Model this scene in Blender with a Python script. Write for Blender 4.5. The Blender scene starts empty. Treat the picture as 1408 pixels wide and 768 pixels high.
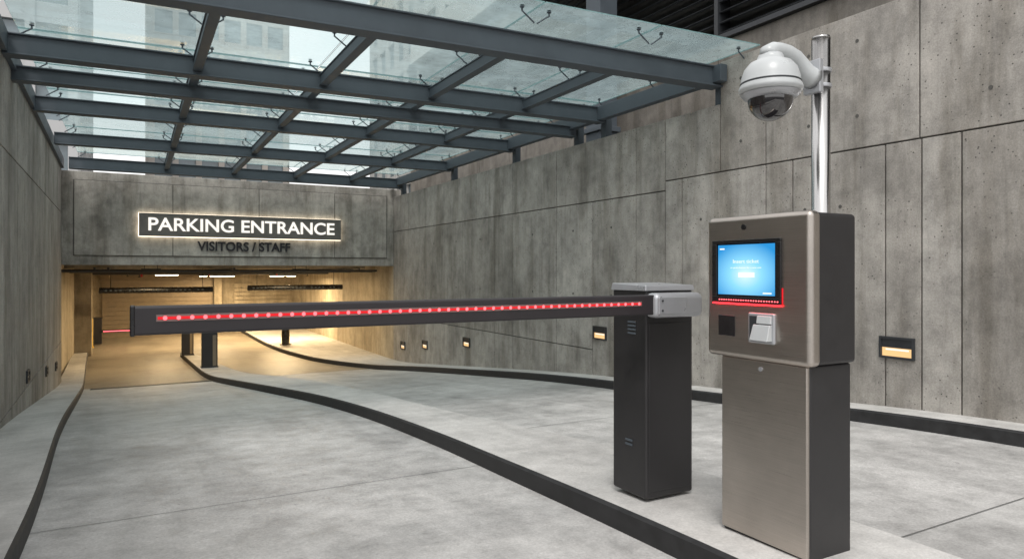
import bpy, math, random
from mathutils import Vector, Matrix
random.seed(7)
S=bpy.context.scene
col=S.collection
# ------------------------------------------------------------------ helpers
def empty(name,loc=(0,0,0)):
    e=bpy.data.objects.new(name,None); e.empty_display_size=.2; e.location=loc; col.objects.link(e); return e
class MB:
    def __init__(s): s.v=[];s.f=[];s.m=[]
    def quad(s,a,b,c,d,m=0):
        i=len(s.v); s.v+= [tuple(a),tuple(b),tuple(c),tuple(d)]; s.f.append((i,i+1,i+2,i+3)); s.m.append(m)
    def box(s,x0,x1,y0,y1,z0,z1,m=0):
        i=len(s.v)
        s.v+=[(x0,y0,z0),(x1,y0,z0),(x1,y1,z0),(x0,y1,z0),(x0,y0,z1),(x1,y0,z1),(x1,y1,z1),(x0,y1,z1)]
        for q in ((3,2,1,0),(4,5,6,7),(0,1,5,4),(1,2,6,5),(2,3,7,6),(3,0,4,7)):
            s.f.append(tuple(i+k for k in q)); s.m.append(m)
    def hexa(s,pts,m=0):
        i=len(s.v); s.v+=[tuple(p) for p in pts]
        for q in ((3,2,1,0),(4,5,6,7),(0,1,5,4),(1,2,6,5),(2,3,7,6),(3,0,4,7)):
            s.f.append(tuple(i+k for k in q)); s.m.append(m)
    def beam(s,p,q,w,h,m=0):
        p=Vector(p);q=Vector(q); d=(q-p); n=Vector((-d.y,d.x,0)).normalized()*(w/2)
        dn=Vector((0,0,-h))
        s.hexa([p+n+dn,p-n+dn,q-n+dn,q+n+dn,p+n,p-n,q-n,q+n],m)
    def tube(s,path,r,n=16,m=0,caps=True):
        P=[Vector(p) for p in path]; rs=r if isinstance(r,(list,tuple)) else [r]*len(P)
        base=len(s.v); up=None
        for k,p in enumerate(P):
            t=(P[min(k+1,len(P)-1)]-P[max(k-1,0)]).normalized()
            if up is None:
                up=Vector((0,0,1)) if abs(t.z)<.9 else Vector((1,0,0))
            a=t.cross(up).normalized(); b=a.cross(t).normalized(); up=b
            for j in range(n):
                th=2*math.pi*j/n
                s.v.append(tuple(p+a*math.cos(th)*rs[k]+b*math.sin(th)*rs[k]))
        for k in range(len(P)-1):
            for j in range(n):
                s.f.append((base+k*n+j,base+k*n+(j+1)%n,base+(k+1)*n+(j+1)%n,base+(k+1)*n+j)); s.m.append(m)
        if caps:
            s.f.append(tuple(base+j for j in range(n))[::-1]); s.m.append(m)
            s.f.append(tuple(base+(len(P)-1)*n+j for j in range(n))); s.m.append(m)
    def lathe(s,c,prof,n=40,m=0):
        base=len(s.v)
        for (r,z) in prof:
            for j in range(n):
                th=2*math.pi*j/n
                s.v.append((c[0]+r*math.cos(th),c[1]+r*math.sin(th),c[2]+z))
        for k in range(len(prof)-1):
            for j in range(n):
                s.f.append((base+k*n+j,base+k*n+(j+1)%n,base+(k+1)*n+(j+1)%n,base+(k+1)*n+j)); s.m.append(m)
    def obj(s,name,mats,parent=None,bevel=0,smooth=False,seg=2):
        me=bpy.data.meshes.new(name); me.from_pydata(s.v,[],s.f)
        for mt in (mats if isinstance(mats,(list,tuple)) else [mats]): me.materials.append(mt)
        me.polygons.foreach_set('material_index',s.m)
        me.update()
        import bmesh
        bm=bmesh.new(); bm.from_mesh(me); bmesh.ops.recalc_face_normals(bm,faces=bm.faces); bm.to_mesh(me); bm.free()
        o=bpy.data.objects.new(name,me); col.objects.link(o)
        if bevel:
            b=o.modifiers.new('bevel','BEVEL'); b.width=bevel; b.segments=seg; b.limit_method='ANGLE'; b.angle_limit=math.radians(40)
        if smooth or bevel:
            for p in me.polygons: p.use_smooth=True
            w=o.modifiers.new('wn','WEIGHTED_NORMAL'); w.keep_sharp=True
        if parent:
            o.parent=parent; o.matrix_parent_inverse=Matrix.Translation(-parent.location)
        return o
def text(name,body,mat,parent,loc,rot,width=None,height=None,extrude=.01,offset=0,size=1):
    c=bpy.data.curves.new(name,'FONT'); c.body=body; c.align_x='CENTER'; c.align_y='CENTER'; c.extrude=extrude; c.offset=offset; c.size=size
    c.materials.append(mat)
    o=bpy.data.objects.new(name,c); col.objects.link(o)
    bpy.context.view_layer.update()
    d=o.dimensions
    sx=width/d.x if width else 1; sy=height/d.y if height else sx
    o.scale=(sx,sy,1); o.location=loc; o.rotation_euler=rot
    if parent: o.parent=parent; o.matrix_parent_inverse=Matrix.Translation(-parent.location)
    return o
# ------------------------------------------------------------------ materials
def newmat(name):
    m=bpy.data.materials.new(name); m.use_nodes=True; nt=m.node_tree; nt.nodes.clear()
    out=nt.nodes.new('ShaderNodeOutputMaterial'); return m,nt,out
def N(nt,t,**k):
    n=nt.nodes.new(t)
    for a,b in k.items(): setattr(n,a,b)
    return n
def L(nt,a,b): nt.links.new(a,b)
def ramp(nt,src,stops):
    r=nt.nodes.new('ShaderNodeValToRGB'); e=r.color_ramp.elements
    f=lambda c: (*[c]*3,1) if not isinstance(c,tuple) else (*c,1)
    e[0].position=stops[0][0]; e[0].color=f(stops[0][1])
    e[1].position=stops[-1][0]; e[1].color=f(stops[-1][1])
    for p,c in stops[1:-1]:
        x=e.new(p); x.color=f(c)
    L(nt,src,r.inputs['Fac']); return r.outputs['Color']
def mul(nt,a,b,fac=1,mode='MULTIPLY'):
    m=nt.nodes.new('ShaderNodeMix'); m.data_type='RGBA'; m.blend_type=mode; m.inputs[0].default_value=fac
    for s,i in ((a,6),(b,7)):
        if isinstance(s,tuple): m.inputs[i].default_value=(*s,1)
        else: L(nt,s,m.inputs[i])
    return m.outputs[2]
def noise(nt,pos,scale,detail=4,rough=.55,stretch=None,off=0):
    mp=nt.nodes.new('ShaderNodeMapping'); L(nt,pos,mp.inputs['Vector'])
    mp.inputs['Location'].default_value=(off,off*1.7,off*.3)
    if stretch: mp.inputs['Scale'].default_value=stretch
    n=nt.nodes.new('ShaderNodeTexNoise'); n.inputs['Scale'].default_value=scale; n.inputs['Detail'].default_value=detail; n.inputs['Roughness'].default_value=rough
    L(nt,mp.outputs['Vector'],n.inputs['Vector']); return n.outputs['Fac']
def concrete(name,base,wall=True,holes=True,contrast=1.0,rough=.8):
    m,nt,out=newmat(name)
    g=N(nt,'ShaderNodeNewGeometry'); pos=g.outputs['Position']
    bs=N(nt,'ShaderNodeBsdfPrincipled')
    k=contrast
    n1=noise(nt,pos,.75,5,.66)
    c=mul(nt,base,ramp(nt,n1,[(.32,1-.30*k),(.5,1.0),(.70,1+.18*k)]))
    n2=noise(nt,pos,4.2,5,.72,off=5)
    c=mul(nt,c,ramp(nt,n2,[(.30,1-.30*k),(.52,1.0),(.72,1+.18*k)]))
    fine=noise(nt,pos,60,3,.8,off=2)
    c=mul(nt,c,ramp(nt,fine,[(.3,1-.22*k),(.7,1+.17*k)]))
    rnd=ramp(nt,g.outputs['Random Per Island'],[(0,(.87,.86,.845)),(1,(1.09,1.09,1.085))])
    c=mul(nt,c,rnd)
    if wall:
        s=noise(nt,pos,1.0,5,.65,stretch=(2.2,2.2,.38),off=3)
        c=mul(nt,c,ramp(nt,s,[(.36,tuple(x*(1-.30*k) for x in (1,.98,.94))),(.5,(1,1,1)),(.66,(1.16,1.16,1.16))]))
        s2=noise(nt,pos,1.0,3,.6,stretch=(11,11,.7),off=31)
        c=mul(nt,c,ramp(nt,s2,[(.32,1-.13*k),(.43,1.0),(.7,1.04)]))
    else:
        s=noise(nt,pos,1.0,4,.6,stretch=(2.4,.25,1),off=3)
        c=mul(nt,c,ramp(nt,s,[(.36,1-.15*k),(.5,1.0),(.7,1.05)]))
        s4=noise(nt,pos,9,4,.75,off=71)
        c=mul(nt,c,ramp(nt,s4,[(.27,.68),(.36,1.0)]))
    if holes:
        for sc,lo,kk,o in ((5.0,.64,.26,0),(17,.55,.34,3.3)):
            mp=N(nt,'ShaderNodeMapping'); mp.inputs['Location'].default_value=(o,o,o); L(nt,pos,mp.inputs['Vector'])
            v=N(nt,'ShaderNodeTexVoronoi'); v.inputs['Scale'].default_value=sc; L(nt,mp.outputs['Vector'],v.inputs['Vector'])
            sep=N(nt,'ShaderNodeSeparateColor'); L(nt,v.outputs['Color'],sep.inputs[0])
            t0=N(nt,'ShaderNodeMath',operation='SUBTRACT'); L(nt,sep.outputs[0],t0.inputs[0]); t0.inputs[1].default_value=lo
            t=N(nt,'ShaderNodeMath',operation='MULTIPLY'); L(nt,t0.outputs[0],t.inputs[0]); t.inputs[1].default_value=kk
            d=N(nt,'ShaderNodeMath',operation='SUBTRACT'); L(nt,v.outputs['Distance'],d.inputs[0]); L(nt,t.outputs[0],d.inputs[1])
            r=ramp(nt,d.outputs[0],[(0,.26),(.03,1.0)])
            msk=ramp(nt,n2,[(.42,0),(.55,1)]) if o==0 else ramp(nt,n1,[(.40,0),(.55,1)])
            mx=N(nt,'ShaderNodeMix'); mx.data_type='RGBA'; L(nt,msk,mx.inputs[0]); mx.inputs[6].default_value=(1,1,1,1); L(nt,r,mx.inputs[7])
            c=mul(nt,c,mx.outputs[2])
    L(nt,c,bs.inputs['Base Color'])
    L(nt,ramp(nt,n2,[(.3,rough-.15),(.7,min(1,rough+.1))]),bs.inputs['Roughness'])
    bs.inputs['Specular IOR Level'].default_value=.35
    b=N(nt,'ShaderNodeBump'); b.inputs['Strength'].default_value=.35; b.inputs['Distance'].default_value=.009
    L(nt,noise(nt,pos,22,4,.75),b.inputs['Height']); L(nt,b.outputs[0],bs.inputs['Normal'])
    L(nt,bs.outputs[0],out.inputs[0]); return m
def simple(name,colr,rough=.5,metal=0,var=.12,nscale=6,spec=.5,bump=0,coat=0):
    m,nt,out=newmat(name); g=N(nt,'ShaderNodeNewGeometry'); pos=g.outputs['Position']
    bs=N(nt,'ShaderNodeBsdfPrincipled'); bs.inputs['Metallic'].default_value=metal; bs.inputs['Specular IOR Level'].default_value=spec
    bs.inputs['Coat Weight'].default_value=coat
    n=noise(nt,pos,nscale,4,.65)
    c=mul(nt,colr,ramp(nt,n,[(.3,1-var),(.7,1+var)])); L(nt,c,bs.inputs['Base Color'])
    L(nt,ramp(nt,n,[(.3,max(0,rough-.08)),(.7,min(1,rough+.1))]),bs.inputs['Roughness'])
    if bump:
        b=N(nt,'ShaderNodeBump'); b.inputs['Strength'].default_value=bump; b.inputs['Distance'].default_value=.002
        L(nt,noise(nt,pos,250,2,.6),b.inputs['Height']); L(nt,b.outputs[0],bs.inputs['Normal'])
    L(nt,bs.outputs[0],out.inputs[0]); return m
def brushed(name,colr,rough=.3,stretch=(60,4,900),axis_b=.12):
    m,nt,out=newmat(name); g=N(nt,'ShaderNodeNewGeometry'); pos=g.outputs['Position']
    bs=N(nt,'ShaderNodeBsdfPrincipled'); bs.inputs['Metallic'].default_value=1
    n=noise(nt,pos,1,3,.6,stretch=stretch)
    c=mul(nt,colr,ramp(nt,n,[(.3,.86),(.7,1.08)]))
    c=mul(nt,c,ramp(nt,noise(nt,pos,2.5,4,.6),[(.3,.84),(.7,1.05)])); L(nt,c,bs.inputs['Base Color'])
    L(nt,ramp(nt,n,[(.3,rough-.05),(.7,rough+.08)]),bs.inputs['Roughness'])
    b=N(nt,'ShaderNodeBump'); b.inputs['Strength'].default_value=axis_b; b.inputs['Distance'].default_value=.001
    L(nt,n,b.inputs['Height']); L(nt,b.outputs[0],bs.inputs['Normal'])
    L(nt,bs.outputs[0],out.inputs[0]); return m
def emis(name,colr,st,samp=True):
    m,nt,out=newmat(name); e=N(nt,'ShaderNodeEmission'); g=N(nt,'ShaderNodeNewGeometry')
    c=mul(nt,colr,ramp(nt,noise(nt,g.outputs['Position'],3,2,.5),[(.3,.93),(.7,1.0)]))
    L(nt,c,e.inputs[0]); e.inputs[1].default_value=st; L(nt,e.outputs[0],out.inputs[0])
    if not samp: m.cycles.emission_sampling='NONE'
    return m
M_wall=concrete('concrete_wall',(.365,.345,.318))
M_wallL=concrete('concrete_wall_b',(.325,.308,.285))
M_lint=concrete('concrete_lintel',(.42,.40,.365),contrast=1.1,holes=False)
M_back=simple('joint_shadow_concrete',(.09,.087,.08),.9)
M_upper=concrete('concrete_upper',(.19,.175,.155),holes=False)
M_floor=concrete('concrete_floor',(.475,.468,.458),wall=False,holes=False,contrast=.9,rough=.6)
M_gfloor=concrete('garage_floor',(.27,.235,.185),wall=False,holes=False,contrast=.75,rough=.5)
M_walk=concrete('concrete_walk',(.54,.53,.515),wall=False,holes=False,contrast=.68,rough=.7)
M_kerb=simple('kerb_black_paint',(.022,.022,.023),.65,var=.5,nscale=9)
M_joint=simple('floor_joint_sealant',(.15,.15,.145),.8)
M_steelp=simple('painted_steel_bluegrey',(.080,.096,.112),.55,0,var=.12,nscale=3,spec=.35)
M_steeld=simple('dark_steel',(.03,.033,.037),.45)
M_dark=simple('charcoal_powdercoat',(.022,.021,.022),.40,0,var=.10,nscale=8,bump=.1)
M_black=simple('black_plastic',(.012,.012,.013),.25)
M_arm=simple('arm_anodised',(.026,.023,.025),.42,0,var=.08,spec=.4)
M_chan=simple('channel_lens',(.20,.13,.12),.35,.1,var=.06)
M_ss=brushed('brushed_stainless',(.53,.485,.44),.32)
M_ssp=brushed('stainless_pole',(.60,.59,.58),.2,stretch=(300,300,3),axis_b=.05)
M_silver=simple('silver_paint',(.44,.45,.47),.33,.45,var=.04)
M_white=simple('white_camera_plastic',(.50,.52,.525),.35,0,var=.04)
M_domeg=simple('smoked_dome',(.012,.010,.012),.04,0,var=.02,spec=.9,coat=1)
M_red=emis('red_led',(1,.13,.15),3.0,False)
M_redl=emis('red_led_glow',(1,.03,.04),1.0)
M_redk=emis('red_kiosk_strip',(1,.015,.02),8)
M_signl=emis('sign_letters',(1,.96,.88),1.15,False)
M_halo=emis('sign_halo',(1,.86,.66),3.2)
M_board=simple('sign_board_bronze',(.15,.14,.125),.5)
M_letd=simple('dark_letters',(.015,.015,.02),.5)
M_lamp=emis('warm_lamp',(1,.62,.28),1.15)
M_glamp=emis('garage_lamp',(1,.82,.55),9,False)
M_yel=simple('yellow_paint',(.6,.38,.03),.5)
M_tan=simple('shutter_tan',(.25,.20,.14),.55,.1)
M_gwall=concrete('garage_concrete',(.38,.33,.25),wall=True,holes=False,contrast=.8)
M_grd=simple('ground_asphalt',(.06,.06,.06),.9)
M_tw1=simple('tower_stone',(.50,.49,.47),.8,nscale=.2)
M_tw2=simple('tower_concrete',(.50,.50,.50),.8,nscale=.2)
M_twb=simple('tower_stone_warm',(.48,.44,.40),.8,nscale=.2)
M_win=simple('tower_glass',(.15,.19,.21),.15,0,spec=.8,nscale=.3,var=.3)
m,nt,out=newmat('canopy_glass')
tr=N(nt,'ShaderNodeBsdfTransparent'); tr.inputs[0].default_value=(.77,.86,.858,1)
gl=N(nt,'ShaderNodeBsdfGlossy'); gl.inputs['Roughness'].default_value=.05; gl.inputs[0].default_value=(.9,1,1,1)
tl=N(nt,'ShaderNodeBsdfTranslucent'); g=N(nt,'ShaderNodeNewGeometry')
gn=noise(nt,g.outputs['Position'],1.4,5,.75)
L(nt,mul(nt,(.50,.625,.635),ramp(nt,g.outputs['Random Per Island'],[(0,.82),(1,1.0)])),tl.inputs[0])
lw=N(nt,'ShaderNodeLayerWeight'); lw.inputs[0].default_value=.10
m1=N(nt,'ShaderNodeMixShader'); L(nt,ramp(nt,gn,[(.32,.32),(.68,.62)]),m1.inputs[0]); L(nt,tr.outputs[0],m1.inputs[1]); L(nt,tl.outputs[0],m1.inputs[2])
fm=N(nt,'ShaderNodeMath',operation='MULTIPLY'); L(nt,lw.outputs['Fresnel'],fm.inputs[0]); fm.inputs[1].default_value=.28
m2=N(nt,'ShaderNodeMixShader'); L(nt,fm.outputs[0],m2.inputs[0]); L(nt,m1.outputs[0],m2.inputs[1]); L(nt,gl.outputs[0],m2.inputs[2])
L(nt,m2.outputs[0],out.inputs[0]); M_glass=m
M_gedge=simple('glass_edge',(.20,.34,.34),.25)
m,nt,out=newmat('kiosk_screen_lcd')
g=N(nt,'ShaderNodeTexCoord')
mp=N(nt,'ShaderNodeMapping'); mp.inputs['Location'].default_value=(0,-.5,-.4); L(nt,g.outputs['Generated'],mp.inputs['Vector'])
ln=N(nt,'ShaderNodeVectorMath',operation='LENGTH'); L(nt,mp.outputs[0],ln.inputs[0])
c=ramp(nt,ln.outputs['Value'],[(0.0,(.72,.95,1.0)),(.28,(.28,.72,1.0)),(.66,(.03,.30,.70))])
e=N(nt,'ShaderNodeEmission'); L(nt,c,e.inputs[0]); e.inputs[1].default_value=1.1; L(nt,e.outputs[0],out.inputs[0]); M_scr=m
M_scrw=emis('screen_white',(.9,.97,1),1.2,False)
# ------------------------------------------------------------------ ramp profile
def pl(Y):
    if Y<3: return -.13
    if Y<10: return -.13-.07*(Y-3)
    if Y<19: return -.62-.097*(Y-10)
    return -1.493
def zr(Y): return sum(pl(Y+d*.3) for d in range(-4,5))/9
def herm(pts,Y):
    if Y<=pts[0][0]: return pts[0][1]
    if Y>=pts[-1][0]: return pts[-1][1]
    for i in range(len(pts)-1):
        if pts[i][0]<=Y<=pts[i+1][0]: break
    def sl(j):
        a=max(j-1,0); b=min(j+1,len(pts)-1); return (pts[b][1]-pts[a][1])/(pts[b][0]-pts[a][0])
    h=pts[i+1][0]-pts[i][0]; t=(Y-pts[i][0])/h
    return ((2*t**3-3*t*t+1)*pts[i][1]+(t**3-2*t*t+t)*h*sl(i)+(-2*t**3+3*t*t)*pts[i+1][1]+(t**3-t*t)*h*sl(i+1))
def wl(Y): return -1.08-.024*Y
XW=6.75
ISL=[(-6,2.42),(2.2,2.38),(3.9,2.38),(6,2.46),(8.3,2.44),(12.9,2.1),(19.4,1.58),(24.6,1.28)]
ISR=[(-6,3.3),(2.2,3.3),(4.5,3.34),(6.7,3.16),(9.5,3.06),(15.3,2.9),(20,2.3),(24.6,1.62)]
KR=[(-6,6.38),(9,6.36),(15,6.2),(17,6.02),(19,5.65),(21.5,4.8),(25.4,4.3),(33,4.2)]
KL=[(-6,-.45),(4.5,-.54),(9.2,-.74),(17.5,-1.0),(26,-1.34),(33,-1.5)]
def rng(a,b,s):
    n=int(round((b-a)/s)); return [a+(b-a)*i/n for i in range(n+1)]
mb=MB(); G=450; zg=-.13
for (x0,x1,y0,y1) in ((-G,-1.9,-G,G),(8.1,G,-G,G),(-1.9,8.1,-G,-8),(-1.9,8.1,36,G)):
    mb.quad((x0,y0,zg),(x1,y0,zg),(x1,y1,zg),(x0,y1,zg))
mb.obj('ground',M_grd)
def sheet(x0,x1,y0,y1,dz):
    mb=MB(); Ys=rng(y0,y1,.4)
    for y in Ys: mb.v+= [(x0,y,zr(y)+dz),(x1,y,zr(y)+dz)]
    for i in range(len(Ys)-1): mb.f.append((2*i,2*i+1,2*i+3,2*i+2)); mb.m.append(0)
    return mb
road=sheet(-1.9,8.1,-8,36,0).obj('road',M_floor,smooth=True)
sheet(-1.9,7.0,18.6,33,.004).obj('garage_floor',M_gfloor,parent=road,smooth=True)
mb=MB()
def fj(x0,x1,y0,y1,w=.007):
    n=14
    for i in range(n):
        xa=x0+(x1-x0)*i/n; xb=x0+(x1-x0)*(i+1)/n; ya=y0+(y1-y0)*i/n; yb=y0+(y1-y0)*(i+1)/n
        d=Vector((xb-xa,yb-ya)).normalized(); nx,ny=-d.y*w/2,d.x*w/2
        mb.quad((xa-nx,ya-ny,zr(ya-ny)+.004),(xb-nx,yb-ny,zr(yb-ny)+.004),(xb+nx,yb+ny,zr(yb+ny)+.004),(xa+nx,ya+ny,zr(ya+ny)+.004))
for y in (1.2,4.95,8.9,13.2): fj(herm(KL,y),herm(ISL,y),y,y-.02)
for y in (-.6,2.2,6.2,11.0,15.5): fj(herm(ISR,y),herm(KR,y),y,y+.02,.009)
mb.obj('floor_joints',M_joint,parent=road)
dr=empty('drain_grate',(0,18.4,0))
mb=MB()
for i in range(60):
    x=-.85+i*.043
    mb.box(x,x+.02,18.28,18.50,zr(18.4)-.02,zr(18.4)+.010)
mb.box(-.9,1.75,18.25,18.28,zr(18.2)-.03,zr(18.2)+.01); mb.box(-.9,1.75,18.50,18.53,zr(18.5)-.05,zr(18.5)+.012)
mb.obj('grate',simple('grate_steel',(.16,.15,.13),.5,.5),parent=dr)
def strip(name,fl,fr,y0,y1,kl,kr,top=M_walk):
    Y=rng(y0,y1,.35); H=.13; c=.018
    mb=MB()
    def ribbon(A,B,m):
        i=len(mb.v)
        for a,b in zip(A,B): mb.v+=[a,b]
        for k in range(len(A)-1): mb.f.append((i+2*k,i+2*k+1,i+2*k+3,i+2*k+2)); mb.m.append(m)
    cl_=c if kl else 0; cr_=c if kr else 0
    ribbon([(fl(y)+cl_,y,zr(y)+H) for y in Y],[(fr(y)-cr_,y,zr(y)+H) for y in Y],0)
    if kl:
        ribbon([(fl(y)+c,y,zr(y)+H) for y in Y],[(fl(y),y,zr(y)+H-c) for y in Y],1)
        ribbon([(fl(y),y,zr(y)+H-c) for y in Y],[(fl(y),y,zr(y)-.05) for y in Y],1)
    if kr:
        ribbon([(fr(y)-c,y,zr(y)+H) for y in Y],[(fr(y),y,zr(y)+H-c) for y in Y],1)
        ribbon([(fr(y),y,zr(y)+H-c) for y in Y],[(fr(y),y,zr(y)-.05) for y in Y],1)
    for y in (y0,y1):
        z=zr(y); mb.quad((fl(y),y,z-.05),(fr(y),y,z-.05),(fr(y),y,z+H-.002),(fl(y),y,z+H-.002),1)
    return mb.obj(name,[top,M_kerb])
isl=strip('traffic_island',lambda y:herm(ISL,y),lambda y:herm(ISR,y),-6,24.6,True,True)
strip('sidewalk',lambda y:wl(y)-.05,lambda y:herm(KL,y),-6,33,False,True)
strip('sidewalk',lambda y:herm(KR,y),lambda y:XW+.05,-6,33,True,False)
# ------------------------------------------------------------------ right retaining wall
rw=empty('retaining_wall',(6.9,8,0))
mb=MB()
mb.box(XW+.03,XW+.45,-7.9,6.55,-.5,4.03); mb.box(XW+.03,XW+.45,6.55,19.56,-1.9,3.48)
mb.obj('wall_core',M_back,parent=rw)
mb=MB(); gp=.008
def panel(y0,y1,z0,z1,d=.0):
    mb.box(XW-d,XW+.06,y0+gp,y1-gp,z0+gp,z1-gp)
up=[-7.9,-4.5,-2,.9,3.94,5.81,6.55]
for a,b in zip(up,up[1:]): panel(a,b,2.6,4.05)
for a,b in ((6.55,7.62),(7.62,8.28)): panel(a,b,2.6 if b<7.7 else 2.46,3.5)
up2=[8.28,10.55,12.2,13.9,15.5,17.0,18.3,19.56]
for a,b in zip(up2,up2[1:]): panel(a,b,2.46,3.5)
lo=[-7.9,-5.5,-3.4,-1.2,.9,2.3,3.55,3.92,4.29,5.42,5.81,7.27,7.62]
for a,b in zip(lo,lo[1:]): panel(a,b,-.6,2.6)
panel(7.62,8.28,-1.9,2.46); panel(8.28,9.42,-1.9,2.46)
lo2=[9.42,10.55,12.2,13.0,14.5,15.5,17.0,18.3,19.56]
for a,b in zip(lo2,lo2[1:]): panel(a,b,-.03,2.46); panel(a,b,-1.9,-.03)
mb.obj('panels',M_wall,parent=rw,bevel=.006)
mb=MB()
for y in (4.8,5.25,1.9,6.9,8.9,10.0,11.4,13.7,15.0,16.4,2.9):
    for z in (.9,2.0): mb.tube([(XW-.0015,y,z),(XW-.004,y,z)],.02,12)
for y in (1.5,3.3,4.6,5.2,6.2):
    for z in (2.95,3.75): mb.tube([(XW-.0015,y,z),(XW-.004,y,z)],.02,12)
mb.obj('tie_holes',M_back,parent=rw)
# ------------------------------------------------------------------ left retaining wall
lw_=empty('retaining_wall',(-1.5,9,0))
mb=MB()
def lbox(y0,y1,z0,z1,d0,d1):
    mb.hexa([(wl(y0)-d1,y0,z0),(wl(y0)-d0,y0,z0),(wl(y1)-d0,y1,z0),(wl(y1)-d1,y1,z0),(wl(y0)-d1,y0,z1),(wl(y0)-d0,y0,z1),(wl(y1)-d0,y1,z1),(wl(y1)-d1,y1,z1)])
lbox(1.5,19.56,-1.9,3.85,.03,.45); mb.obj('wall_core',M_back,parent=lw_)
mb=MB()
ly=[1.5,3.8,6.2,8.0,9.6,10.9,12.2,13.6,15.0,16.5,18.0,19.56]
for a,b in zip(ly,ly[1:]):
    lbox(a+gp,b-gp,2.7+gp,3.87,0,.06); lbox(a+gp,b-gp,-.38+gp,2.7-gp,0,.06); lbox(a+gp,b-gp,-1.9,-.38-gp,0,.06)
mb.obj('panels',M_wallL,parent=lw_,bevel=.006)
# ------------------------------------------------------------------ wall lights
def wall_light(y,z,w=.36,h=.22,left=False):
    x=XW if not left else wl(y); s=-1 if not left else 1
    e=empty('wall_light',(x,y,z)); mb=MB()
    def bx(d0,d1,y0,y1,z0,z1,m): 
        a,b=sorted((x+s*d0,x+s*d1)); mb.box(a,b,y0,y1,z0,z1,m)
    t=.022
    bx(-.02,.03,y-w/2,y+w/2,z+h/2-t,z+h/2,0); bx(-.02,.03,y-w/2,y+w/2,z-h/2,z-h/2+t,0)
    bx(-.02,.03,y-w/2,y-w/2+t,z-h/2+t,z+h/2-t,0); bx(-.02,.03,y+w/2-t,y+w/2,z-h/2+t,z+h/2-t,0)
    bx(-.02,.014,y-w/2+t,y+w/2-t,z+.01,z+h/2-t,0)
    bx(-.02,.026,y-w/2+t,y+w/2-t,z+.0,z+.012,0)
    bx(-.02,.004,y-w/2+t,y+w/2-t,z-h/2+t,z-.0,1)
    bx(.004,.012,y-w/2+t+.04,y+w/2-t-.04,z-.028,z-.012,2)
    mb.obj('fixture',[M_steeld,M_lamp,M_signl],parent=e)
for y,z in ((4.16,.52),(9.2,.27),(14.4,-.36),(17.0,-.66),(18.7,-.84),(.3,.6)): wall_light(y,z)
for y,z in ((12.0,-.22),(15.2,-.55),(17.6,-.75),(8.4,.1)): wall_light(y,z,.26,.18,True)
# ------------------------------------------------------------------ garage
ga=empty('parking_garage',(2.6,24,0))
mb=MB()
mb.box(-1.7,7.2,19.6,20.1,1.44,3.72)
mb.obj('lintel',M_lint,parent=ga,bevel=.01)
mb=MB()
xs=[-1.3,.85,2.95,5.0,6.55]
for a,b in zip(xs,xs[1:]): mb.box(a+.008,b-.008,19.565,19.61,1.68,3.5)
mb.obj('lintel_panels',M_lint,parent=ga,bevel=.006)
mb=MB(); mb.box(-1.31,6.56,19.585,19.605,1.665,3.515); mb.obj('lintel_shadow_gap',M_back,parent=ga)
mb=MB()
mb.box(-2.1,7.6,20.1,33.4,1.62,3.70)
for y in (22.5,25.5,28.5,31.5): mb.box(-1.9,7.2,y,y+.35,1.36,1.63)
mb.box(-2.1,-1.72,19.6,33.4,-1.9,1.62); mb.box(XW+.02,7.2,19.6,33.4,-1.9,1.62)
mb.box(-1.7,7.2,33.0,33.4,-1.9,1.62)
mb.box(-1.72,-1.25,26.2,26.7,-1.6,1.6)
mb.box(3.05,3.35,32.6,33.02,-1.6,1.6)
mb.obj('interior_shell',M_gwall,parent=ga)
mb=MB()
for i in range(13):
    z=-1.49+i*.185; mb.box(-1.2,3.0,32.9,32.96,z,z+.17); mb.box(-1.2,3.0,32.93,32.99,z+.165,z+.19)
mb.box(-1.3,3.05,32.8,32.99,.93,1.12)
mb.obj('roller_shutter',M_tan,parent=ga)
mb=MB()
for i in range(12):
    z=-1.49+i*.185; mb.box(3.9,6.4,32.9,32.96,z,z+.165)
mb.obj('roller_shutter_b',M_gwall,parent=ga)
mb=MB()
for y,z,r in ((21,1.30,.035),(21.5,1.27,.02),(24,1.28,.05),(27.2,1.2,.04),(30,1.2,.06)): mb.tube([(-1.7,y,z),(6.7,y,z)],r,10)
for x in (-.9,-.6,2.4,5.9): mb.tube([(x,20.2,1.36),(x,33,1.3)],.03,10)
for x,y in ((.1,21),(1.8,21),(3.9,21),(5.2,24),(-.2,24)): mb.tube([(x,y,1.3),(x,y,1.14)],.012,8); mb.tube([(x,y,1.14),(x,y,1.12)],.04,8)
mb.obj('pipes',M_steeld,parent=ga)
mb=MB()
for x,y in ((.15,21.05),(1.82,21.05),(4.2,24.1)): mb.tube([(x,y,1.2),(x,y,1.13)],.03,8)
mb.obj('sprinkler_heads',simple('red_paint',(.5,.03,.02),.4),parent=ga)
def cl(x,y,z=1.2,w=1.2,e=70):
    p=empty('ceiling_light',(x,y,z)); mb=MB()
    mb.box(x-w/2,x+w/2,y-.09,y+.09,z,z+.06,0); mb.box(x-w/2+.03,x+w/2-.03,y-.07,y+.07,z-.025,z-.001,1)
    mb.tube([(x-w/3,y,z+.06),(x-w/3,y,1.62)],.01,6,0); mb.tube([(x+w/3,y,z+.06),(x+w/3,y,1.62)],.01,6,0)
    mb.obj('fixture',[M_steeld,M_glamp],parent=p)
    if e:
        l=bpy.data.lights.new('lamp','AREA'); l.shape='RECTANGLE'; l.size=w; l.size_y=.2; l.energy=e; l.color=(1,.74,.42)
        o=bpy.data.objects.new('lamp',l); o.location=(x,y,z-.04); col.objects.link(o); o.parent=p; o.matrix_parent_inverse=Matrix.Translation(-p.location)
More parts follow.
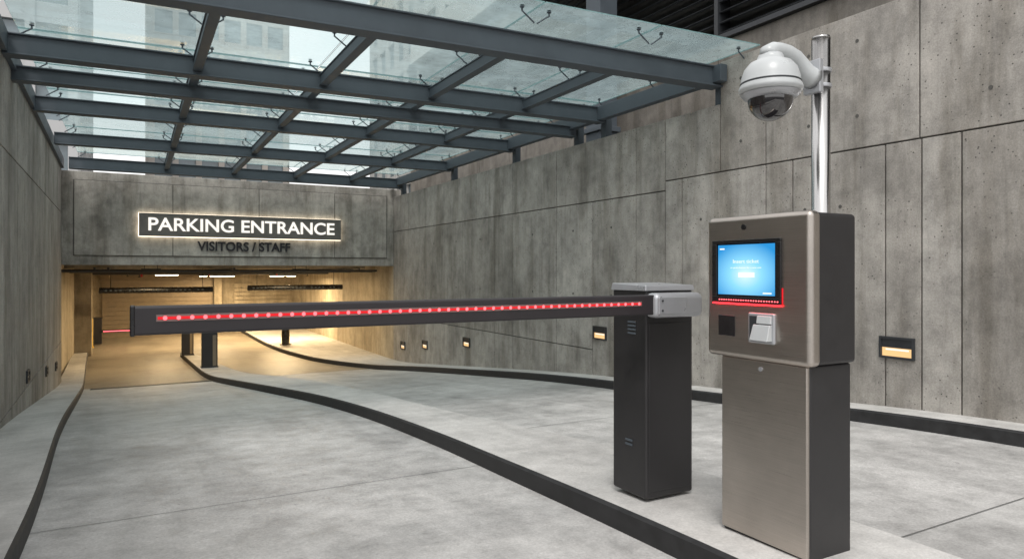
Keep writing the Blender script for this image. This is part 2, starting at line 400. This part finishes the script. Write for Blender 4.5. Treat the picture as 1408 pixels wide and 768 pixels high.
cl(.4,22.2,1.3,.5,70); cl(4.6,22.2,1.3,.5,90); cl(1.0,27.6,1.15,.8,130); cl(5.0,27.4,1.10,1.0,320); cl(3.0,30.9,1.08,1.4,220)
for x0,x1,z in ((-.95,2.2,.70),(3.25,6.4,.73)):
    e=empty('clearance_bar',((x0+x1)/2,24,z)); mb=MB()
    mb.tube([(x0,24,z),(x1,24,z)],.09,14,0)
    n=int((x1-x0)/.14)
    for i in range(n):
        if i%5!=4:
            x=x0+.15+i*.14*(x1-x0-.3)/(x1-x0); mb.box(x,x+.06,23.9,23.915,z-.02,z+.02,1)
    for x in (x0+.3,x1-.3): mb.tube([(x,24,z),(x,24,1.62)],.01,6,0)
    mb.obj('bar',[M_black,M_steelp],parent=e)
def bollard(x,y,w,h):
    e=empty('bollard',(x,y,zr(y)+.13)); z=zr(y)+.12; mb=MB()
    mb.box(x-w/2,x+w/2,y-.12,y+.12,z,z+h,0); mb.box(x-w/2-.015,x+w/2+.015,y-.135,y+.135,z+h,z+h+.05,0)
    mb.box(x+w*.18,x+w/2-.03,y-.128,y-.1,z+.05,z+h-.08,1); mb.box(x-w/2-.02,x+w/2+.02,y-.14,y+.14,z,z+.04,0)
    mb.obj('post',[M_dark,M_tan],parent=e,bevel=.01)
bollard(1.80,20.6,.40,.98); bollard(1.45,23.9,.34,.95)
def gpost(x,y,h,mat,r=.06):
    e=empty('safety_post',(x,y,zr(y))); mb=MB(); mb.tube([(x,y,zr(y)+.1),(x,y,zr(y)+h)],r,14); mb.lathe((x,y,zr(y)+h),[(r,0),(r*.7,.03),(0.001,.045)],14); mb.tube([(x,y,zr(y)+.1),(x,y,zr(y)+.15)],r*1.5,14); mb.obj('post',mat,parent=e,smooth=False)
gpost(-1.35,28,1.1,M_yel); gpost(4.75,25.5,.95,M_black,.14)
e=empty('parking_barrier_gate',(-.9,30,-1.4)); mb=MB()
mb.box(-1.35,-1.1,29.9,30.2,-1.45,-.5,0); mb.box(-1.1,-.1,29.85,29.9,-1.02,-.93,0); mb.box(-1.05,-.12,29.835,29.85,-.99,-.96,1)
mb.box(-1.37,-1.08,29.88,30.22,-.5,-.46,0)
mb.obj('gate',[M_dark,M_red],parent=e)
sg=empty('parking_entrance_sign',(2.6,19.5,2.46)); mb=MB()
mb.box(.08,5.14,19.40,19.46,2.17,2.75); mb.obj('board',M_board,parent=sg,bevel=.008)
mb=MB(); mb.box(.070,5.150,19.47,19.535,2.160,2.760); mb.obj('backlight',M_halo,parent=sg)
text('letters','PARKING ENTRANCE',M_signl,sg,(2.61,19.385,2.455),(math.radians(90),0,0),4.66,.335,.012,.016)
s2=empty('visitors_staff_sign',(2.6,19.5,1.95))
text('letters','VISITORS / STAFF',M_letd,s2,(2.6,19.545,1.93),(math.radians(90),0,0),2.34,.25,.02,.020)
# ------------------------------------------------------------------ glass canopy
ca=empty('glass_canopy',(2.8,12,3.9)); mb=MB()
SK=.045
def yb(y,x): return y+SK*(6.75-x)
LX=[None,.68,2.22,3.76,5.28,6.62]
beams=[(6.6,.24,.14,3.96),(9.15,.22,.14,3.96),(9.95,.16,.12,3.80),(12.2,.2,.12,3.93),(15.3,.2,.12,3.93),(18.9,.24,.14,3.93)]
for y,h,w,zt in beams:
    y0=yb(y,-1.2) if y<18 else y; mb.beam((-1.35,y0,zt),(6.75,y,zt),w,h)
    mb.beam((-1.35,y0,zt+.012),(6.75,y,zt+.012),w+.07,.02); mb.beam((-1.35,y0,zt-h+.006),(6.75,y,zt-h+.006),w+.07,.02)
for x in LX[1:-1]:
    mb.beam((x,yb(6.6,x),3.93),(x,19.3,3.93),.08,.13); mb.beam((x,yb(6.6,x)-.02,3.938),(x,19.3,3.938),.11,.018); mb.beam((x,yb(6.6,x)+.02,3.803),(x,19.3,3.803),.11,.018)
mb.beam((6.66,6.4,3.97),(6.66,19.5,3.97),.12,.22); mb.beam((-1.25,6.9,3.99),(-1.55,19.5,3.99),.12,.24)
for y in (6.6,9.15,9.95,12.2,15.3,18.9): mb.box(6.78,6.9,y-.07,y+.07,3.46 if y>6.6 else 3.2,3.9)
for y in (7.1,9.6,12.5,15.6,18.9): mb.box(wl(y)-.25,wl(y)-.1,y-.07,y+.07,3.6,3.95)
mb.obj('steel_frame',M_steelp,parent=ca,bevel=.006)
mb=MB(); fb=MB()
cx=[-1.2,.68,2.22,3.76,5.28,6.82]
rowsY=[(5.95,9.3),(9.34,12.3),(12.34,15.4),(15.44,19.1)]
def yrow(y,x): return y+ (SK*(6.75-x) if y<16 else 0)
for i in range(5):
    x0,x1=cx[i]+.008,cx[i+1]-.008
    for (a,b) in rowsY:
        sub=[(a,(a+b)/2-.008),((a+b)/2+.008,b)]
        for (p,q) in sub:
            P=[(x0,yrow(p,x0)),(x1,yrow(p,x1)),(x1,yrow(q,x1)),(x0,yrow(q,x0))]
            z=4.10
            mb.quad(*[(X,Y,z+.014) for X,Y in P],0)
            for k in range(4):
                A=P[k];B=P[(k+1)%4]; mb.quad((*A,z+.002),(*B,z+.002),(*B,z+.0135),(*A,z+.0135),1)
            for X,Y,sx,sy in ((x0+.16,yrow(p,x0)+.2,-1,-1),(x1-.16,yrow(p,x1)+.2,1,-1),(x0+.16,yrow(q,x0)-.2,-1,1),(x1-.16,yrow(q,x1)-.2,1,1)):
                fb.tube([(X,Y,4.09),(X,Y,4.10)],.026,10); fb.tube([(X,Y,4.05),(X,Y,4.09)],.010,8); fb.tube([(X,Y,4.118),(X,Y,4.128)],.022,10)
                fb.tube([(X,Y,4.055),(X+sx*.15,Y,3.95)],.009,6)
mb.obj('glass_panels',[M_glass,M_gedge],parent=ca)
fb.obj('spider_fittings',M_steelp,parent=ca)
# ------------------------------------------------------------------ setback building with louvres
bd=empty('louvred_building',(9,8,2)); mb=MB()
ys=[-6,-2.5,1,4.5,8.0,11.5,15,18.5,22]
for a,b in zip(ys,ys[1:]): mb.box(8.2,8.8,a+.008,b-.008,-1,4.95)
mb.obj('base_wall',M_upper,parent=bd)
mb=MB(); mb.box(8.5,9.0,-6,22,4.9,8.5); mb.obj('plenum',M_back,parent=bd)
mb=MB()
for i in range(18):
    z=5.08+i*.17
    mb.hexa([(8.18,-6,z),(8.21,-6,z-.012),(8.21,22,z-.012),(8.18,22,z),(8.36,-6,z+.11),(8.38,-6,z+.09),(8.38,22,z+.09),(8.36,22,z+.11)])
for y in rng(-6,22,3.5): mb.box(8.15,8.42,y-.04,y+.04,4.97,8.3)
mb.box(8.1,8.5,-6,22,4.955,5.03)
mb.obj('louvres',M_steeld,parent=bd)
mb=MB(); mb.box(7.55,7.95,10.3,10.75,3.0,8.3); mb.box(7.5,8.0,10.25,10.8,3.9,4.0); mb.obj('column',M_steelp,parent=bd,bevel=.01)
mb=MB(); mb.box(8.2,14,-6,22,8.3,9.2); mb.obj('roof',M_tw1,parent=bd)
mb=MB(); mb.box(7.18,8.2,-7,19.5,2.7,2.9); mb.obj('planter_slab',M_upper,parent=bd)
# ------------------------------------------------------------------ towers
def tower(x0,x1,y0,y1,h,fh,bay,mat,z0=-.13,pw=.5,sh=1.2,name='office_tower'):
    e=empty(name,((x0+x1)/2,(y0+y1)/2,z0)); mb=MB()
    mb.box(x0,x1,y0,y1,z0,h); mb.obj('glazing',M_win,parent=e)
    mb=MB(); n=max(1,round((x1-x0)/bay))
    for i in range(n+1):
        x=x0+(x1-x0)*i/n; mb.box(x-pw/2,x+pw/2,y0-.35,y0+.02,z0,h+.5)
    ny=max(1,round((y1-y0)/bay))
    for i in range(ny+1):
        y=y0+(y1-y0)*i/ny
        mb.box(x0-.35,x0+.02,y-pw/2,y+pw/2,z0,h+.5); mb.box(x1-.02,x1+.35,y-pw/2,y+pw/2,z0,h+.5)
    z=z0+fh-sh
    while z<h:
        mb.box(x0-.25,x1+.25,y0-.25,y1+.25,z,z+sh); z+=fh
    mb.box(x0-.4,x1+.4,y0-.4,y1+.4,h+.5,h+1.4)
    mb.obj('facade',mat,parent=e)
tower(-22,-3.2,48,62,40,3.4,2.2,M_tw2)
tower(1.3,13,70,84,44,3.3,2.0,M_twb)
tower(22,42,52,70,46,3.5,2.6,M_tw1)
tower(48,66,30,46,36,3.6,2.5,M_twb)
# ------------------------------------------------------------------ barrier gate
bg=empty('parking_barrier_gate',(2.73,3.19,0)); mb=MB()
mb.box(2.55,2.91,3.04,3.35,-.01,1.19); mb.obj('cabinet',M_dark,parent=bg,bevel=.016,seg=3)
mb=MB(); mb.hexa([(2.542,3.032,1.184),(2.918,3.032,1.184),(2.918,3.358,1.184),(2.542,3.358,1.184),(2.548,3.038,1.216),(2.912,3.038,1.216),(2.912,3.352,1.226),(2.548,3.352,1.226)])
mb.obj('lid',M_silver,parent=bg,bevel=.005,seg=3)
mb=MB()
for i in range(4): mb.box(2.546,2.552,3.13,3.20,.93+i*.022,.94+i*.022)
mb.box(2.544,2.552,3.16,3.22,.30,.312); mb.box(2.544,2.552,3.16,3.22,.275,.287)
mb.obj('vents',M_steelp,parent=bg)
mb=MB(); mb.box(2.57,2.89,3.036,3.05,.03,1.0); mb.obj('door_panel',M_dark,parent=bg,bevel=.004)
mb=MB(); mb.box(-.01,2.56,2.92,2.985,1.056,1.166); mb.obj('boom_arm',M_arm,parent=bg,bevel=.010,seg=3)
mb=MB(); mb.box(-.018,-.0,2.917,2.988,1.053,1.169); mb.obj('boom_end_cap',M_black,parent=bg,bevel=.006,seg=3)
mb=MB(); mb.box(.07,2.42,2.917,2.925,1.107,1.133,0); mb.box(.075,2.415,2.9155,2.9175,1.1145,1.1255,1)
mb.obj('led_channel',[M_chan,M_redl],parent=bg)
mb=MB(); n=50
for i in range(n):
    x=.10+i*(2.40-.10)/(n-1); mb.tube([(x,2.9155,1.120),(x,2.911,1.120)],[.0080,.0055],12)
mb.obj('leds',M_red,parent=bg)
mb=MB(); mb.box(2.50,2.86,2.895,3.0,1.038,1.176); mb.obj('arm_clamp',M_silver,parent=bg,bevel=.035,seg=5)
mb=MB(); mb.box(2.515,2.72,2.888,2.90,1.06,1.155); mb.obj('clamp_cover',M_silver,parent=bg,bevel=.005)
mb=MB(); mb.tube([(2.72,2.99,1.105),(2.72,3.045,1.105)],.06,24); 
for z in (1.08,1.135): mb.tube([(2.54,2.883,z),(2.54,2.889,z)],.006,8)
mb.obj('hub',M_steeld,parent=bg)
# ------------------------------------------------------------------ ticket kiosk
ki=empty('parking_ticket_kiosk',(2.85,2.35,0))
X0=2.68
mb=MB(); mb.box(2.715,3.005,2.085,2.60,-.012,.872); mb.obj('pedestal',M_dark,parent=ki,bevel=.012,seg=3)
mb=MB(); mb.box(2.70,2.73,2.09,2.595,.006,.868); mb.obj('door_stainless',M_ss,parent=ki,bevel=.007,seg=3)
mb=MB(); mb.box(2.735,3.012,2.062,2.672,.874,1.563); mb.obj('head_shell',M_dark,parent=ki,bevel=.02,seg=4)
mb=MB(); mb.box(X0,2.76,2.055,2.68,.868,1.57); mb.obj('head_fascia',M_ss,parent=ki,bevel=.028,seg=5)
mb=MB()
mb.box(X0-.012,X0+.004,2.206,2.63,1.435,1.452); mb.box(X0-.012,X0+.004,2.206,2.63,1.142,1.172)
mb.box(X0-.012,X0+.004,2.206,2.236,1.172,1.435); mb.box(X0-.012,X0+.004,2.60,2.63,1.172,1.435)
mb.box(X0-.003,X0+.004,2.236,2.60,1.172,1.435)
mb.obj('screen_bezel',M_black,parent=ki,bevel=.003)
mb=MB(); mb.box(X0-.0055,X0-.0035,2.243,2.593,1.182,1.428); mb.obj('screen',M_scr,parent=ki)
mb=MB()
mb.box(X0-.0075,X0-.0062,2.36,2.46,1.268,1.292); mb.box(X0-.0075,X0-.0062,2.26,2.31,1.19,1.197); mb.box(X0-.0075,X0-.0062,2.55,2.58,1.405,1.412)
mb.obj('screen_button',M_scrw,parent=ki)
r90=(math.radians(90),0,math.radians(-90))
text('screen_title','Insert ticket',M_scrw,ki,(X0-.0065,2.415,1.345),r90,.16,.018,.0005)
text('screen_hint','or press button for a new one',M_scrw,ki,(X0-.0065,2.415,1.315),r90,.19,.010,.0005)
mb=MB()
for i in range(24):
    y=2.22+i*.0155; mb.tube([(X0-.0125,y,1.156),(X0-.0155,y,1.156)],.0035,8)
mb.obj('led_row',M_red,parent=ki)
mb=MB(); mb.box(X0-.011,X0+.002,2.206,2.626,1.1350,1.1405); mb.obj('led_glow_strip',M_redk,parent=ki)
mb=MB(); mb.box(X0-.004,X0+.004,2.2005,2.2045,1.145,1.22); mb.obj('bezel_side_glow',M_redl,parent=ki)  # emissive sliver standing in for red LED glow falling on the bezel side
mb=MB(); mb.tube([(X0+.004,2.43,1.513),(X0-.006,2.43,1.513)],.014,24); mb.obj('face_camera',M_black,parent=ki)
mb=MB(); mb.box(X0-.004,X0+.004,2.486,2.594,.975,1.078); mb.obj('card_reader_window',M_domeg,parent=ki,bevel=.002)
mb=MB()
mb.box(X0-.014,X0+.004,2.240,2.395,.955,1.100); mb.obj('ticket_bezel',M_silver,parent=ki,bevel=.012,seg=4)
mb=MB(); mb.box(X0-.0155,X0-.010,2.330,2.384,.970,1.085); mb.obj('ticket_recess',M_steeld,parent=ki,bevel=.0015)
mb=MB()
y0,y1=2.252,2.335
mb.hexa([(X0-.048,y0,.970),(X0-.012,y0,.970),(X0-.012,y1+.03,.970),(X0-.040,y1+.03,.970),(X0-.030,y0,1.045),(X0-.012,y0,1.045),(X0-.012,y1+.02,1.045),(X0-.024,y1+.02,1.045)])
mb.hexa([(X0-.026,y0,1.05),(X0-.012,y0,1.05),(X0-.012,y1,1.05),(X0-.026,y1,1.05),(X0-.020,y0,1.088),(X0-.012,y0,1.088),(X0-.012,y1,1.088),(X0-.020,y1,1.088)])
mb.obj('ticket_mouth',M_white,parent=ki,bevel=.008,seg=4)
mb=MB(); mb.tube([(2.702,2.345,.83),(2.695,2.345,.83)],.011,20); mb.obj('lock',M_silver,parent=ki)
ki.location=(2.85-.078,2.35-.060,0)
# ------------------------------------------------------------------ dome camera on pole
sc=empty('security_camera',(3.12,2.33,0)); px,py=3.12,2.33
mb=MB(); mb.tube([(px,py,-.02),(px,py,2.50)],.046,36); mb.tube([(px,py,2.50),(px,py,2.512)],[.048,.044],36); mb.tube([(px,py,0.0),(px,py,.02)],.09,36)
o=mb.obj('pole',M_ssp,parent=sc,smooth=False)
for p in o.data.polygons: p.use_smooth=len(p.vertices)==4
mb=MB(); mb.box(px-.075,px-.045,py-.05,py+.05,2.21,2.38); mb.tube([(px,py,2.245),(px,py,2.265)],.052,36); mb.tube([(px,py,2.325),(px,py,2.345)],.052,36)
mb.obj('bracket',M_silver,parent=sc,bevel=.004)
cxm,cym=2.765,2.35
path=[(px-.06,py,2.29),(px-.09,py+.003,2.297),(px-.12,py+.005,2.318),(px-.15,py+.008,2.35),(px-.19,py+.010,2.380),(px-.24,py+.013,2.398),(px-.29,py+.016,2.402),(cxm+.02,cym,2.398),(cxm-.01,cym,2.385),(cxm-.015,cym,2.34)]
mb=MB(); mb.tube(path,[.058,.052,.046,.042,.040,.038,.038,.040,.044,.05],24)
mb.obj('arm',M_white,parent=sc,smooth=True)
mb=MB(); mb.lathe((cxm,cym,2.0),[(0.001,.375),(.055,.373),(.062,.36),(.065,.345),(.10,.330),(.125,.30),(.138,.262),(.143,.225),(.152,.205),(.152,.19),(.137,.178),(.11,.165),(.10,.16)],48)
mb.obj('housing',M_white,parent=sc,smooth=True)
mb=MB(); mb.lathe((cxm,cym,2.0),[(.142,.1765),(.128,.158),(.112,.150),(.108,.15)],48); mb.obj('dome_ring',M_silver,parent=sc,smooth=True)
mb=MB(); mb.lathe((cxm,cym,2.15),[(.108*math.cos(math.radians(a)),-.108*math.sin(math.radians(a))) for a in range(0,90,6)]+[(.001,-.108)],40); mb.obj('dome',M_domeg,parent=sc,smooth=True)
mb=MB(); mb.lathe((cxm,cym,2.0),[(.1435,.232),(.1455,.230),(.1455,.224),(.1435,.222)],48); mb.obj('seam',M_steeld,parent=sc)
# ------------------------------------------------------------------ world + sun
w=bpy.data.worlds.new('World'); S.world=w; w.use_nodes=True; nt=w.node_tree
bgn=nt.nodes['Background']; sky=nt.nodes.new('ShaderNodeTexSky'); sky.sky_type='NISHITA'; sky.sun_disc=False
el=math.radians(58); az=math.radians(215)
sky.sun_elevation=el; sky.sun_rotation=az; sky.dust_density=3; sky.air_density=1.0
hs=nt.nodes.new('ShaderNodeHueSaturation'); hs.inputs['Saturation'].default_value=.10; hs.inputs['Value'].default_value=1.0
mx=nt.nodes.new('ShaderNodeMix'); mx.data_type='RGBA'; mx.inputs[0].default_value=.5; mx.inputs[7].default_value=(12.5,12.4,12.4,1)
nt.links.new(sky.outputs[0],hs.inputs['Color']); nt.links.new(hs.outputs[0],mx.inputs[6]); nt.links.new(mx.outputs[2],bgn.inputs[0]); bgn.inputs[1].default_value=.148
sd=bpy.data.lights.new('sun','SUN'); sd.energy=1.5; sd.angle=math.radians(16); sd.color=(1,.97,.93)
so=bpy.data.objects.new('sun',sd); col.objects.link(so)
dv=Vector((math.sin(az)*math.cos(el),math.cos(az)*math.cos(el),math.sin(el)))
so.rotation_euler=dv.to_track_quat('Z','Y').to_euler()
# ------------------------------------------------------------------ camera
cd=bpy.data.cameras.new('camera'); cd.lens=24; cd.sensor_width=36; cd.clip_end=1500; cd.clip_start=.05; cd.shift_y=-12/1408
co=bpy.data.objects.new('camera',cd); col.objects.link(co); co.location=(0,0,1.3)
co.rotation_euler=(math.radians(90),0,math.radians(-28.9)); S.camera=co
S.view_settings.view_transform='Standard'; S.view_settings.look='None'; S.view_settings.exposure=0
